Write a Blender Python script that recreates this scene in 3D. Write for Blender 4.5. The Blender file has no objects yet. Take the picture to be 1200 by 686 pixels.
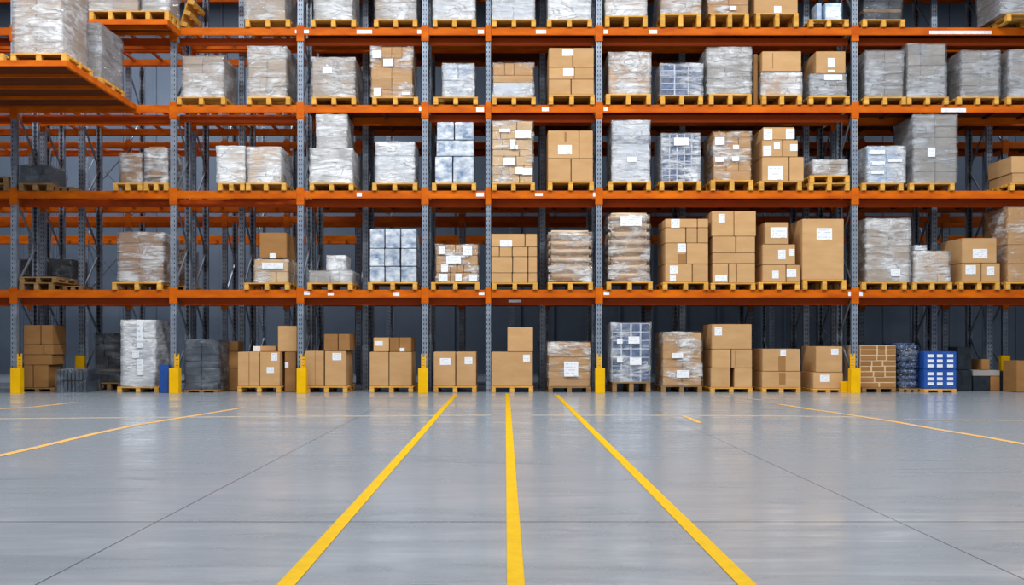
import bpy, bmesh, math, random
from mathutils import Vector, Matrix, noise
random.seed(7)
SC = bpy.context.scene
COL = SC.collection
F = 1200.0; CX = 590.0; CY = 400.0; HC = 1.09        # focal length in px, vanishing point, lens height

def PX(px, D): return (px - CX) * D / F
def PZ(py, D): return HC + (CY - py) * D / F

# ------------------------------------------------------------------ materials
MATS = {}
def nodes(name):
    m = bpy.data.materials.new(name); m.use_nodes = True
    nt = m.node_tree; nt.nodes.clear()
    out = nt.nodes.new('ShaderNodeOutputMaterial')
    MATS[name] = m
    return m, nt, out
def nd(nt, typ, **kw):
    n = nt.nodes.new(typ)
    for k, v in kw.items():
        if hasattr(n, k) and k not in n.inputs: setattr(n, k, v)
        else: n.inputs[k].default_value = v
    return n
def lk(nt, a, ao, b, bi): nt.links.new(a.outputs[ao], b.inputs[bi])
def coords(nt, scale=(1, 1, 1), rot=(0, 0, 0), rnd=True):
    tc = nd(nt, 'ShaderNodeTexCoord'); mp = nd(nt, 'ShaderNodeMapping')
    mp.inputs['Scale'].default_value = scale; mp.inputs['Rotation'].default_value = rot
    lk(nt, tc, 'Object', mp, 'Vector')
    if rnd:
        oi = nd(nt, 'ShaderNodeObjectInfo'); mu = nd(nt, 'ShaderNodeMath', operation='MULTIPLY')
        mu.inputs[1].default_value = 37.0
        lk(nt, oi, 'Random', mu, 0); lk(nt, mu, 0, mp, 'Location')
    return mp
def ramp(nt, stops):
    r = nd(nt, 'ShaderNodeValToRGB'); e = r.color_ramp.elements
    while len(e) < len(stops): e.new(0.5)
    for x, (p, c) in zip(e, stops): x.position = p; x.color = (*c, 1) if len(c) == 3 else c
    return r
def srgb(r, g, b):
    f = lambda c: (c / 255 / 12.92) if c <= 10 else ((c / 255 + 0.055) / 1.055) ** 2.4
    return (f(r), f(g), f(b))

def mat_simple(name, c1, c2, rough=0.6, scale=(4, 4, 4), metal=0.0, bump=0.1, spec=0.4, vary=0.12, detail=5):
    """noise between two tones, per-object brightness variation, bump"""
    m, nt, out = nodes(name)
    mp = coords(nt, scale)
    nz = nd(nt, 'ShaderNodeTexNoise', Scale=1.0, Detail=detail, Roughness=0.6); lk(nt, mp, 0, nz, 'Vector')
    r = ramp(nt, [(0.3, c1), (0.7, c2)]); lk(nt, nz, 'Fac', r, 'Fac')
    oi = nd(nt, 'ShaderNodeObjectInfo')
    mr = nd(nt, 'ShaderNodeMapRange'); mr.inputs['To Min'].default_value = 1 - vary; mr.inputs['To Max'].default_value = 1 + vary
    lk(nt, oi, 'Random', mr, 'Value')
    hs = nd(nt, 'ShaderNodeHueSaturation'); lk(nt, mr, 0, hs, 'Value'); lk(nt, r, 0, hs, 'Color')
    p = nd(nt, 'ShaderNodeBsdfPrincipled', Roughness=rough, Metallic=metal)
    p.inputs['Specular IOR Level'].default_value = spec
    lk(nt, hs, 0, p, 'Base Color')
    if bump:
        b = nd(nt, 'ShaderNodeBump', Strength=bump, Distance=0.02); lk(nt, nz, 'Fac', b, 'Height'); lk(nt, b, 0, p, 'Normal')
    lk(nt, p, 0, out, 'Surface')
    return m

def mat_film(name, tint, lo, hi, rough=0.22, a=0.42, b=0.66, rot=(0, 0.16, 0)):
    """stretch film: clear where one layer thick, milky where it overlaps and folds"""
    m, nt, out = nodes(name)
    mp = coords(nt, (1.7, 1.7, 10.0), rot)
    n1 = nd(nt, 'ShaderNodeTexNoise', Scale=1.0, Detail=8, Roughness=0.68, Distortion=0.9); lk(nt, mp, 0, n1, 'Vector')
    mp2 = coords(nt, (2.0, 2.0, 2.6))
    n2 = nd(nt, 'ShaderNodeTexNoise', Scale=1.0, Detail=2, Roughness=0.5); lk(nt, mp2, 0, n2, 'Vector')
    mx = nd(nt, 'ShaderNodeMath', operation='ADD'); lk(nt, n1, 'Fac', mx, 0); lk(nt, n2, 'Fac', mx, 1)
    hf = nd(nt, 'ShaderNodeMath', operation='MULTIPLY'); hf.inputs[1].default_value = 0.5; lk(nt, mx, 0, hf, 0)
    mr = nd(nt, 'ShaderNodeMapRange'); lk(nt, hf, 0, mr, 'Value')
    for k, v in (('From Min', a), ('From Max', b), ('To Min', lo), ('To Max', hi)): mr.inputs[k].default_value = v
    # pulled creases: thin curved folds where the film is gathered
    mp3 = coords(nt, (1.6, 1.6, 3.4), (0, 0.5, 0))
    n3 = nd(nt, 'ShaderNodeTexNoise', Scale=1.0, Detail=3, Roughness=0.5, Distortion=1.6); lk(nt, mp3, 0, n3, 'Vector')
    d3 = nd(nt, 'ShaderNodeMath', operation='SUBTRACT'); d3.inputs[1].default_value = 0.5; lk(nt, n3, 'Fac', d3, 0)
    a3 = nd(nt, 'ShaderNodeMath', operation='ABSOLUTE'); lk(nt, d3, 0, a3, 0)
    c3 = nd(nt, 'ShaderNodeMapRange'); lk(nt, a3, 0, c3, 'Value')
    for k, v in (('From Min', 0.002), ('From Max', 0.016), ('To Min', 0.9), ('To Max', 0.0)): c3.inputs[k].default_value = v
    mk = nd(nt, 'ShaderNodeMath', operation='MULTIPLY', use_clamp=True); lk(nt, c3, 0, mk, 0)
    mk2 = nd(nt, 'ShaderNodeMapRange'); lk(nt, n2, 'Fac', mk2, 'Value'); mk2.inputs['From Min'].default_value = 0.46; mk2.inputs['From Max'].default_value = 0.54
    lk(nt, mk2, 0, mk, 1)
    hh = nd(nt, 'ShaderNodeMath', operation='ADD'); lk(nt, n1, 'Fac', hh, 0)
    mk3 = nd(nt, 'ShaderNodeMath', operation='MULTIPLY'); mk3.inputs[1].default_value = 0.35; lk(nt, mk, 0, mk3, 0); lk(nt, mk3, 0, hh, 1)
    bp = nd(nt, 'ShaderNodeBump', Strength=1.0, Distance=0.06); lk(nt, hh, 0, bp, 'Height')
    fmax = nd(nt, 'ShaderNodeMath', operation='MAXIMUM'); lk(nt, mr, 0, fmax, 0); lk(nt, mk, 0, fmax, 1)
    p = nd(nt, 'ShaderNodeBsdfPrincipled', Roughness=rough); p.inputs['Base Color'].default_value = (*tint, 1)
    p.inputs['Specular IOR Level'].default_value = 0.8
    lk(nt, bp, 0, p, 'Normal')
    tr = nd(nt, 'ShaderNodeBsdfTransparent')
    mix = nd(nt, 'ShaderNodeMixShader'); lk(nt, fmax, 0, mix, 0); lk(nt, tr, 0, mix, 1); lk(nt, p, 0, mix, 2)
    gl = nd(nt, 'ShaderNodeBsdfGlossy', Roughness=0.16); gl.inputs['Color'].default_value = (1, 1, 1, 1); lk(nt, bp, 0, gl, 'Normal')
    lw = nd(nt, 'ShaderNodeLayerWeight', Blend=0.25); lk(nt, bp, 0, lw, 'Normal')
    g2 = nd(nt, 'ShaderNodeMapRange'); lk(nt, lw, 'Fresnel', g2, 'Value'); g2.inputs['To Min'].default_value = 0.04; g2.inputs['To Max'].default_value = 0.5
    mix2 = nd(nt, 'ShaderNodeMixShader'); lk(nt, g2, 0, mix2, 0); lk(nt, mix, 0, mix2, 1); lk(nt, gl, 0, mix2, 2)
    lk(nt, mix2, 0, out, 'Surface')
    return m

def build_materials():
    mat_simple('cardboard', srgb(188, 146, 98), srgb(200, 159, 112), 0.8, (2, 2, 6), bump=0.04, spec=0.2, vary=0.07)
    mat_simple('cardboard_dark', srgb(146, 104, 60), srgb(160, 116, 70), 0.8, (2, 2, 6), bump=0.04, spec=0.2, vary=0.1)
    mat_simple('cardboard_pale', srgb(206, 172, 130), srgb(220, 192, 156), 0.8, (2, 2, 6), bump=0.04, spec=0.2, vary=0.06)
    mat_simple('cardboard_grey', srgb(146, 140, 134), srgb(166, 160, 154), 0.75, (2, 2, 6), bump=0.04, spec=0.2, vary=0.08)
    mat_simple('cardboard_taupe', srgb(160, 142, 124), srgb(184, 166, 148), 0.75, (2, 2, 6), bump=0.04, spec=0.2, vary=0.08)
    mat_simple('white_carton', srgb(196, 204, 216), srgb(216, 222, 230), 0.6, (3, 3, 6), bump=0.04, vary=0.05)
    mat_simple('pale_blue_carton', srgb(120, 160, 205), srgb(216, 228, 240), 0.5, (5, 5, 9), bump=0.05, vary=0.1)
    mat_simple('sacking', srgb(190, 150, 108), srgb(226, 208, 186), 0.6, (2.5, 2.5, 14), bump=0.3, vary=0.08)
    mat_simple('silver_wrap', srgb(112, 136, 168), srgb(244, 248, 252), 0.25, (5, 5, 7), metal=0.3, bump=1.0, spec=0.7, vary=0.06)  # near-white tone puts crinkle highlights into the silver blue foil colour
    mat_simple('blue_plastic', srgb(26, 66, 140), srgb(40, 88, 168), 0.4, (6, 6, 6), bump=0.05, vary=0.1)
    mat_simple('navy_plastic', srgb(22, 36, 66), srgb(96, 122, 166), 0.4, (13, 13, 13), bump=0.1, vary=0.2)
    mat_simple('black_plastic', srgb(18, 22, 28), srgb(42, 50, 60), 0.35, (8, 8, 8), bump=0.2, vary=0.2)
    mat_simple('smoke_plastic', srgb(44, 54, 66), srgb(76, 88, 102), 0.3, (6, 6, 8), bump=0.3, vary=0.2)
    mat_simple('pallet_wood', srgb(196, 140, 58), srgb(232, 178, 84), 0.75, (2, 9, 9), bump=0.15, spec=0.2, vary=0.1)
    mat_simple('old_wood', srgb(122, 92, 56), srgb(164, 128, 84), 0.8, (2, 9, 9), bump=0.2, spec=0.2, vary=0.12)
    mat_simple('tape', srgb(150, 106, 60), srgb(160, 116, 70), 0.4, (3, 3, 3), bump=0.0, vary=0.05)
    mat_simple('orange_paint', srgb(176, 74, 0), srgb(214, 106, 0), 0.55, (1.6, 5, 5), bump=0.03, spec=0.15, vary=0.05)
    mat_simple('rust_deck', srgb(72, 34, 14), srgb(118, 56, 22), 0.75, (0.6, 14, 6), bump=0.2, spec=0.2, vary=0.12)
    mat_simple('shaded_orange_paint', srgb(158, 58, 2), srgb(176, 66, 4), 0.55, (0.6, 3, 3), bump=0.03, spec=0.2, vary=0.05)  # beam orange darkened: shade below the front beams is put into the colour
    mat_simple('yellow_paint', srgb(230, 172, 0), srgb(242, 186, 2), 0.5, (5, 5, 5), spec=0.15, bump=0.02, vary=0.03)
    mat_simple('bare_steel', srgb(112, 122, 134), srgb(138, 148, 160), 0.45, (8, 8, 2), metal=0.4, bump=0.05, vary=0.08)
    mat_simple('wall_panel', srgb(76, 88, 104), srgb(96, 108, 124), 0.7, (0.3, 0.3, 0.4), bump=0.02, vary=0.0)
    mat_simple('ceiling_paint', srgb(120, 124, 130), srgb(132, 136, 142), 0.8, (1, 1, 1), bump=0.0, vary=0.0)
    mat_film('film_clear', (0.86, 0.86, 0.86), 0.0, 0.85, a=0.50, b=0.62)
    mat_film('film_glint', (0.84, 0.87, 0.92), 0.04, 0.85, a=0.46, b=0.62)
    mat_film('film_light', (0.86, 0.87, 0.89), 0.10, 0.88, a=0.44, b=0.62)
    mat_film('film_milky', (0.93, 0.94, 0.96), 0.28, 0.97, a=0.41, b=0.58)
    mat_film('film_grey', (0.54, 0.56, 0.60), 0.12, 0.90, a=0.43, b=0.62)
    mat_film('film_smoke', (0.30, 0.35, 0.42), 0.0, 0.5, a=0.5, b=0.66)
    # upright steel with punched slots
    m, nt, out = nodes('upright_steel')
    tc = nd(nt, 'ShaderNodeTexCoord'); sp = nd(nt, 'ShaderNodeSeparateXYZ'); lk(nt, tc, 'Object', sp, 0)
    def M(op, a, b=None, c=None):
        n = nd(nt, 'ShaderNodeMath', operation=op)
        for i, v in enumerate((a, b, c)):
            if v is None: continue
            if isinstance(v, (int, float)): n.inputs[i].default_value = v
            else: lk(nt, v, 0, n, i)
        return n
    class O:                                              # wraps one output as index 0
        def __init__(s, n, k): s.outputs = [n.outputs[k]]
    ax = M('ABSOLUTE', O(sp, 'X')); dx = M('ABSOLUTE', M('SUBTRACT', ax, 0.026))
    fz = M('ABSOLUTE', M('SUBTRACT', M('FRACT', M('DIVIDE', O(sp, 'Z'), 0.1)), 0.5))
    hole = M('MULTIPLY', M('LESS_THAN', dx, 0.009), M('LESS_THAN', fz, 0.2))
    nz = nd(nt, 'ShaderNodeTexNoise', Scale=5.0, Detail=4); lk(nt, tc, 'Object', nz, 'Vector')
    r = ramp(nt, [(0.3, srgb(114, 125, 140)), (0.7, srgb(148, 158, 172))]); lk(nt, nz, 'Fac', r, 'Fac')
    mx = nd(nt, 'ShaderNodeMix', data_type='RGBA'); lk(nt, hole, 0, mx, 0); lk(nt, r, 0, mx, 6); mx.inputs[7].default_value = (*srgb(30, 36, 46), 1)
    p = nd(nt, 'ShaderNodeBsdfPrincipled', Roughness=0.4, Metallic=0.35); lk(nt, mx, 2, p, 'Base Color'); lk(nt, p, 0, out, 'Surface')
    # shipping label: white paper with rows of grey print
    m, nt, out = nodes('label_paper')
    tc = nd(nt, 'ShaderNodeTexCoord'); sp = nd(nt, 'ShaderNodeSeparateXYZ'); lk(nt, tc, 'Generated', sp, 0)
    row = M('LESS_THAN', M('FRACT', M('MULTIPLY', O(sp, 'Z'), 5.0)), 0.35)
    nz = nd(nt, 'ShaderNodeTexNoise', Scale=16.0, Detail=1); lk(nt, tc, 'Object', nz, 'Vector')
    ink = M('MULTIPLY', row, M('GREATER_THAN', nz, 0.5))
    ink = M('MULTIPLY', ink, M('LESS_THAN', M('ABSOLUTE', M('SUBTRACT', O(sp, 'X'), 0.5)), 0.4))
    ink = M('MULTIPLY', ink, 0.55)
    mx = nd(nt, 'ShaderNodeMix', data_type='RGBA'); lk(nt, ink, 0, mx, 0); mx.inputs[6].default_value = (*srgb(236, 238, 242), 1); mx.inputs[7].default_value = (*srgb(150, 155, 165), 1)
    p = nd(nt, 'ShaderNodeBsdfPrincipled', Roughness=0.5); lk(nt, mx, 2, p, 'Base Color'); lk(nt, p, 0, out, 'Surface')
    # polished concrete with saw-cut joints
    m, nt, out = nodes('concrete')
    tc = nd(nt, 'ShaderNodeTexCoord'); sp = nd(nt, 'ShaderNodeSeparateXYZ'); lk(nt, tc, 'Object', sp, 0)
    def noise_at(scale, detail=6, rough=0.6, dist=0.0):
        mp = nd(nt, 'ShaderNodeMapping'); mp.inputs['Scale'].default_value = scale; lk(nt, tc, 'Object', mp, 'Vector')
        n = nd(nt, 'ShaderNodeTexNoise', Scale=1.0, Detail=detail, Roughness=rough, Distortion=dist); lk(nt, mp, 0, n, 'Vector'); return n
    a = noise_at((0.35, 0.9, 1)); b2 = noise_at((1.1, 5.5, 1), 8, 0.68, 0.8); c3 = noise_at((40, 40, 1), 2)
    s1 = M('ADD', M('MULTIPLY', a, 0.45), M('MULTIPLY', b2, 0.48)); s1 = M('ADD', s1, M('MULTIPLY', c3, 0.07))
    r = ramp(nt, [(0.33, srgb(104, 113, 121)), (0.5, srgb(134, 143, 151)), (0.68, srgb(162, 170, 178))]); lk(nt, s1, 0, r, 'Fac')
    jy = M('LESS_THAN', M('ABSOLUTE', M('SUBTRACT', O(sp, 'Y'), 6.17)), 0.013)
    jx = M('MAXIMUM', M('LESS_THAN', M('ABSOLUTE', M('ADD', O(sp, 'X'), 2.09)), 0.0055), M('LESS_THAN', M('ABSOLUTE', M('SUBTRACT', O(sp, 'X'), 2.38)), 0.0055))
    j = M('MULTIPLY', M('MAXIMUM', jy, jx), 0.75)
    mx = nd(nt, 'ShaderNodeMix', data_type='RGBA'); lk(nt, j, 0, mx, 0); lk(nt, r, 0, mx, 6); mx.inputs[7].default_value = (*srgb(52, 58, 64), 1)
    p = nd(nt, 'ShaderNodeBsdfPrincipled'); lk(nt, mx, 2, p, 'Base Color')
    rr = nd(nt, 'ShaderNodeMapRange'); lk(nt, s1, 0, rr, 'Value')
    for k, v in (('From Min', 0.38), ('From Max', 0.62), ('To Min', 0.32), ('To Max', 0.12)): rr.inputs[k].default_value = v
    lk(nt, rr, 0, p, 'Roughness'); p.inputs['Specular IOR Level'].default_value = 0.6
    bp = nd(nt, 'ShaderNodeBump', Strength=0.08, Distance=0.01); lk(nt, s1, 0, bp, 'Height'); lk(nt, bp, 0, p, 'Normal')
    lk(nt, p, 0, out, 'Surface')
    # worn floor paint
    for nm, thr in (('floor_paint', 0.0), ('worn_floor_paint', 0.46), ('faded_floor_paint', 0.56)):
        m, nt, out = nodes(nm)
        tc = nd(nt, 'ShaderNodeTexCoord')
        nz = nd(nt, 'ShaderNodeTexNoise', Scale=9.0, Detail=6, Roughness=0.7); lk(nt, tc, 'Object', nz, 'Vector')
        if thr: r = ramp(nt, [(thr - 0.1, srgb(140, 148, 150)), (thr + 0.1, srgb(214, 156, 56))])
        else: r = ramp(nt, [(0.25, srgb(184, 144, 0)), (0.6, srgb(202, 160, 0))])
        lk(nt, nz, 'Fac', r, 'Fac')
        p = nd(nt, 'ShaderNodeBsdfPrincipled', Roughness=0.6); p.inputs['Specular IOR Level'].default_value = 0.12; lk(nt, r, 0, p, 'Base Color'); lk(nt, p, 0, out, 'Surface')
build_materials()

# ------------------------------------------------------------------ mesh helpers
def bm_box(bm, x0, x1, y0, y1, z0, z1):
    vs = [bm.verts.new((x, y, z)) for z in (z0, z1) for y in (y0, y1) for x in (x0, x1)]
    for f in ((0, 2, 3, 1), (4, 5, 7, 6), (0, 1, 5, 4), (2, 6, 7, 3), (0, 4, 6, 2), (1, 3, 7, 5)):
        bm.faces.new([vs[i] for i in f])
def bm_bar(bm, a, b, w, t):
    """rectangular bar from point a to point b"""
    a, b = Vector(a), Vector(b); d = (b - a).normalized()
    u = d.cross(Vector((1, 0, 0)));
    if u.length < 0.1: u = d.cross(Vector((0, 1, 0)))
    u.normalize(); v = d.cross(u)
    vs = [bm.verts.new(p + u * su * w / 2 + v * sv * t / 2) for p in (a, b) for su, sv in ((-1, -1), (1, -1), (1, 1), (-1, 1))]
    for f in ((3, 2, 1, 0), (4, 5, 6, 7), (0, 1, 5, 4), (1, 2, 6, 5), (2, 3, 7, 6), (3, 0, 4, 7)):
        bm.faces.new([vs[i] for i in f])
def mesh_of(bm, name, mat, bevel=0.0, seg=1, smooth=False):
    if bevel:
        bmesh.ops.bevel(bm, geom=list(bm.edges), offset=bevel, segments=seg, affect='EDGES', clamp_overlap=True)
    bmesh.ops.recalc_face_normals(bm, faces=bm.faces)
    me = bpy.data.meshes.new(name); bm.to_mesh(me); bm.free()
    me.materials.append(MATS[mat])
    if smooth:
        for p in me.polygons: p.use_smooth = True
    return me
def link(name, me, parent=None, loc=(0, 0, 0)):
    o = bpy.data.objects.new(name, me); COL.objects.link(o); o.location = loc
    if parent is not None: o.parent = parent
    return o
def tag(o, label, cat, group=None):
    n = len(label.split())
    if not 4 <= n <= 16: print('LABEL LENGTH', n, label)
    o['label'] = label; o['category'] = cat
    if group: o['group'] = group
    return o
def empty(name, loc, label, cat, group=None):
    o = bpy.data.objects.new(name, None); COL.objects.link(o); o.location = loc; o.empty_display_size = 0.1
    return tag(o, label, cat, group)
CACHE = {}
def box_mesh(kind, mat, w, d, h, bevel=0.006, seg=1):
    key = (kind, mat, round(w, 3), round(d, 3), round(h, 3))
    if key not in CACHE:
        bm = bmesh.new(); bm_box(bm, -w / 2, w / 2, 0, d, 0, h)
        CACHE[key] = mesh_of(bm, kind, mat, bevel, seg)
    return CACHE[key]
def sack_mesh(mat, w, d, h, seed):
    """a filled, pillow-edged sack"""
    bm = bmesh.new(); bm_box(bm, -w / 2, w / 2, 0, d, 0, h)
    bmesh.ops.bevel(bm, geom=list(bm.edges), offset=min(h, w, d) * 0.28, segments=4, affect='EDGES', clamp_overlap=True)
    bmesh.ops.subdivide_edges(bm, edges=[e for e in bm.edges if e.calc_length() > 0.12], cuts=3, use_grid_fill=True)
    for v in bm.verts:
        n = noise.noise_vector(Vector(v.co) * 6 + Vector((seed * 3.1, seed, 0)))
        v.co += Vector((n.x, n.y, n.z * 0.5)) * 0.016
    return mesh_of(bm, 'sack', mat, smooth=True)
def film_mesh(w, d, h, mat, seed, amp=0.014, step=0.07):
    """wrinkled wrap pulled over a load: five sides, open underneath"""
    nx, ny, nz = (max(3, int(s / step)) for s in (w, d, h))
    bm = bmesh.new(); grid = {}
    def V(i, j, k):
        if (i, j, k) not in grid:
            p = Vector((-w / 2 + w * i / nx, d * j / ny, h * k / nz))
            q = p * 3.2 + Vector((seed * 5.7, seed * 2.3, 0)); q.z *= 2.2
            n = noise.noise_vector(q); n2 = noise.noise_vector(q * 2.7)
            o = Vector((0.012 * (1 if i == nx else -1 if i == 0 else 0), 0.012 * (1 if j == ny else -1 if j == 0 else 0), 0.012 * (k == nz)))
            s = Vector((abs(n.x) + 0.5 * abs(n2.x), abs(n.y) + 0.5 * abs(n2.y), abs(n.z)))
            off = Vector((s.x * (1 if i == nx else -1 if i == 0 else 0), s.y * (1 if j == ny else -1 if j == 0 else 0), s.z * (0.7 if k == nz else 0)))
            grid[(i, j, k)] = bm.verts.new(p + o + off * amp * 1.6)
        return grid[(i, j, k)]
    for j in (0, ny):
        for i in range(nx):
            for k in range(nz): bm.faces.new([V(i, j, k), V(i + 1, j, k), V(i + 1, j, k + 1), V(i, j, k + 1)])
    for i in (0, nx):
        for j in range(ny):
            for k in range(nz): bm.faces.new([V(i, j, k), V(i, j + 1, k), V(i, j + 1, k + 1), V(i, j, k + 1)])
    for i in range(nx):
        for j in range(ny): bm.faces.new([V(i, j, nz), V(i + 1, j, nz), V(i + 1, j + 1, nz), V(i, j + 1, nz)])
    return mesh_of(bm, 'stretch_film', mat, smooth=True)

# ------------------------------------------------------------------ the setting
Y_WALL = 34.0
def struct(name, mat, x0, x1, y0, y1, z0, z1):
    bm = bmesh.new(); bm_box(bm, x0, x1, y0, y1, z0, z1)
    o = link(name, mesh_of(bm, name, mat)); o['kind'] = 'structure'; return o
struct('floor', 'concrete', -26, 26, -12, Y_WALL + .3, -0.3, 0)
struct('wall_left', 'wall_panel', -26.3, -26, -12, Y_WALL, 0, 12.5)
struct('wall_right', 'wall_panel', 26, 26.3, -12, Y_WALL, 0, 12.5)
struct('ceiling', 'ceiling_paint', -26.3, 26.3, -12, Y_WALL + .3, 12.5, 12.8)
bm = bmesh.new()                                        # rear wall of ribbed cladding
bm_box(bm, -26, 26, Y_WALL, Y_WALL + .3, 0, 12.5)
x = -25.9
while x < 25.8:
    bm_box(bm, x, x + 0.08, Y_WALL - .05, Y_WALL, 0, 12.5); x += 1.1
o = link('wall_back', mesh_of(bm, 'wall_back', 'wall_panel')); o['kind'] = 'structure'

# ------------------------------------------------------------------ painted floor lines
def ribbon(pts, w, mat, zl=0.002, z=0.004):
    bm = bmesh.new(); P = [Vector((*p, 0)) for p in pts]; L = []
    for i, p in enumerate(P):
        d = (P[min(i + 1, len(P) - 1)] - P[max(i - 1, 0)]).normalized(); n = Vector((-d.y, d.x, 0))
        L.append([bm.verts.new(p + n * s * w / 2 + Vector((0, 0, zz))) for s, zz in ((-1, zl), (-1, z), (1, z), (1, zl))])
    for a, b in zip(L, L[1:]):
        for k in range(3): bm.faces.new((a[k], a[k + 1], b[k + 1], b[k]))
    bm.faces.new(L[0]); bm.faces.new(L[-1][::-1])
    return mesh_of(bm, 'floor_line', mat)
G = 'yellow lines painted on the floor'
def fline(pts, w, mat, label, zl=.002, z=.004): tag(link('floor_line', ribbon(pts, w, mat, zl, z)), label, 'floor line', G)
fline([(-0.97, 1.5), (-0.97, 20.7)], 0.082, 'floor_paint', 'straight bright yellow lane line, left of the three running towards the rack')
fline([(0.05, 1.5), (0.085, 21.2)], 0.080, 'floor_paint', 'straight bright yellow lane line, middle of the three running towards the rack')
fline([(1.09, 1.5), (1.075, 20.7)], 0.082, 'floor_paint', 'straight bright yellow lane line, right of the three running towards the rack')
def fp(*pp): return [(PX(x, F * HC / (y - CY)), F * HC / (y - CY)) for x, y in pp]
W = 'worn_floor_paint'
fline(fp((-120, 557), (0, 534.5), (60, 521), (110, 509), (160, 498.5), (210, 490.5), (250, 484), (287, 478)), 0.10, W, 'worn wavering yellow line slanting across the floor on the left')
fline(fp((-60, 491.6), (100, 490.2), (300, 488.5), (575, 487)), 0.14, 'faded_floor_paint', 'faded yellow line across the floor parallel to the rack, left half', 0.0003, 0.0014)
fline(fp((622, 487), (800, 487.2), (930, 488), (1010, 489)), 0.14, 'faded_floor_paint', 'faded yellow line across the floor parallel to the rack, right half', 0.0003, 0.0014)
fline(fp((1060, 492.5), (1130, 493), (1290, 493.8)), 0.13, 'faded_floor_paint', 'short faded yellow line across the floor at the far right edge')
fline(fp((912, 474), (955, 481), (1005, 488), (1050, 495), (1100, 504), (1150, 512), (1205, 522), (1300, 540)), 0.10, W, 'worn wavering yellow line slanting across the floor on the right')
fline(fp((-20, 481), (40, 477.5), (88, 472)), 0.12, W, 'short worn yellow line in front of the leftmost column guard')
fline(fp((843, 464), (870, 467), (900, 470)), 0.12, 'faded_floor_paint', 'short faded yellow line in front of the plain brown carton stack')
fline(fp((800, 487.6), (809, 491), (820, 496)), 0.07, W, 'tiny yellow spur line off the faded cross line on the right')

# ------------------------------------------------------------------ pallet racks
LZ = [None, 2.18, 4.29, 6.12, 7.766, 9.27]               # beam tops, shelf 1..5
DA, DB, DC, DD = 21.8, 23.15, 26.2, 31.0
RD = 1.1
TOPZ = 9.75
AX = [PX(p, DA) for p in (-175, 16, 203, 352, 498, 572, 702, 1002, 1315)]
def post_mesh(w=0.125, d=0.09, h=TOPZ, key='post'):
    k = (key, w, d, h)
    if k not in CACHE:
        bm = bmesh.new()                                 # open C-section: face, two flanges, two lips
        t = 0.012
        bm_box(bm, -w / 2, w / 2, 0, t, 0, h)
        for s in (-1, 1):
            bm_box(bm, s * w / 2 - (t if s > 0 else 0), s * w / 2 + (0 if s > 0 else t), t, d, 0, h)
            bm_box(bm, s * (w / 2 - 0.02) - 0.02, s * (w / 2 - 0.02) + 0.02, d, d + t, 0, h)
        bm_box(bm, -w / 2 - .004, w / 2 + .004, -0.006, d + .03, 0, 0.012)
        CACHE[k] = mesh_of(bm, 'upright', 'upright_steel')
    return CACHE[k]
def brace_mesh(dy, h):
    bm = bmesh.new(); z = 0.25; s = 0
    while z + 1.0 < h:
        a, b = (0.06, dy - 0.06) if s == 0 else (dy - 0.06, 0.06)
        bm_bar(bm, (0, a, z), (0, b, z + 0.95), 0.04, 0.03); z += 0.98; s = 1 - s
    bm_bar(bm, (0, 0.06, 0.2), (0, dy - 0.06, 0.2), 0.04, 0.03)
    return mesh_of(bm, 'brace', 'bare_steel')
def beam_mesh(L, mat):
    k = ('beam', round(L, 3), mat)
    if k not in CACHE:
        bm = bmesh.new()
        bm_box(bm, -L / 2, L / 2, 0, 0.045, -0.15, 0); bm_box(bm, -L / 2, L / 2, 0, 0.014, -0.164, -0.15)
        CACHE[k] = mesh_of(bm, 'beam', mat, 0.004)
    return CACHE[k]
def conn_mesh(c=0.076):
    k = ('conn', c)
    if k not in CACHE:
        bm = bmesh.new(); bm_box(bm, -c, c, -0.008, 0, -0.29, 0.055)
        for s in (-1, 1): bm_box(bm, s * c - .004, s * c + .004, -0.008, 0.05, -0.29, 0.055)
        CACHE[k] = mesh_of(bm, 'beam_connector', 'orange_paint', 0.003)
    return CACHE[k]
def deck_mesh(L, d):
    bm = bmesh.new(); n = 9; s = d / n
    for i in range(n): bm_box(bm, -L / 2, L / 2, i * s + 0.012, (i + 1) * s - 0.012, -0.035, -0.004)
    m = int(L / 0.7)
    for i in range(m + 1):
        x = -L / 2 + 0.1 + (L - 0.2) * i / m
        bm_box(bm, x - 0.03, x + 0.03, 0, d, -0.085, -0.035)
    return mesh_of(bm, 'deck', 'rust_deck')
def add_bars(t, L, d, c, z):
    k = ('bar', d)
    if k not in CACHE:
        bm = bmesh.new(); bm_box(bm, -0.03, 0.03, 0, d, -0.05, -0.004); CACHE[k] = mesh_of(bm, 'support_bar', 'orange_paint')
    m = max(2, int(L / 0.55))
    for i in range(m): link('support_bar', CACHE[k], t, (c - L / 2 + L * (i + 0.5) / m, 0.05, z))

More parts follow.
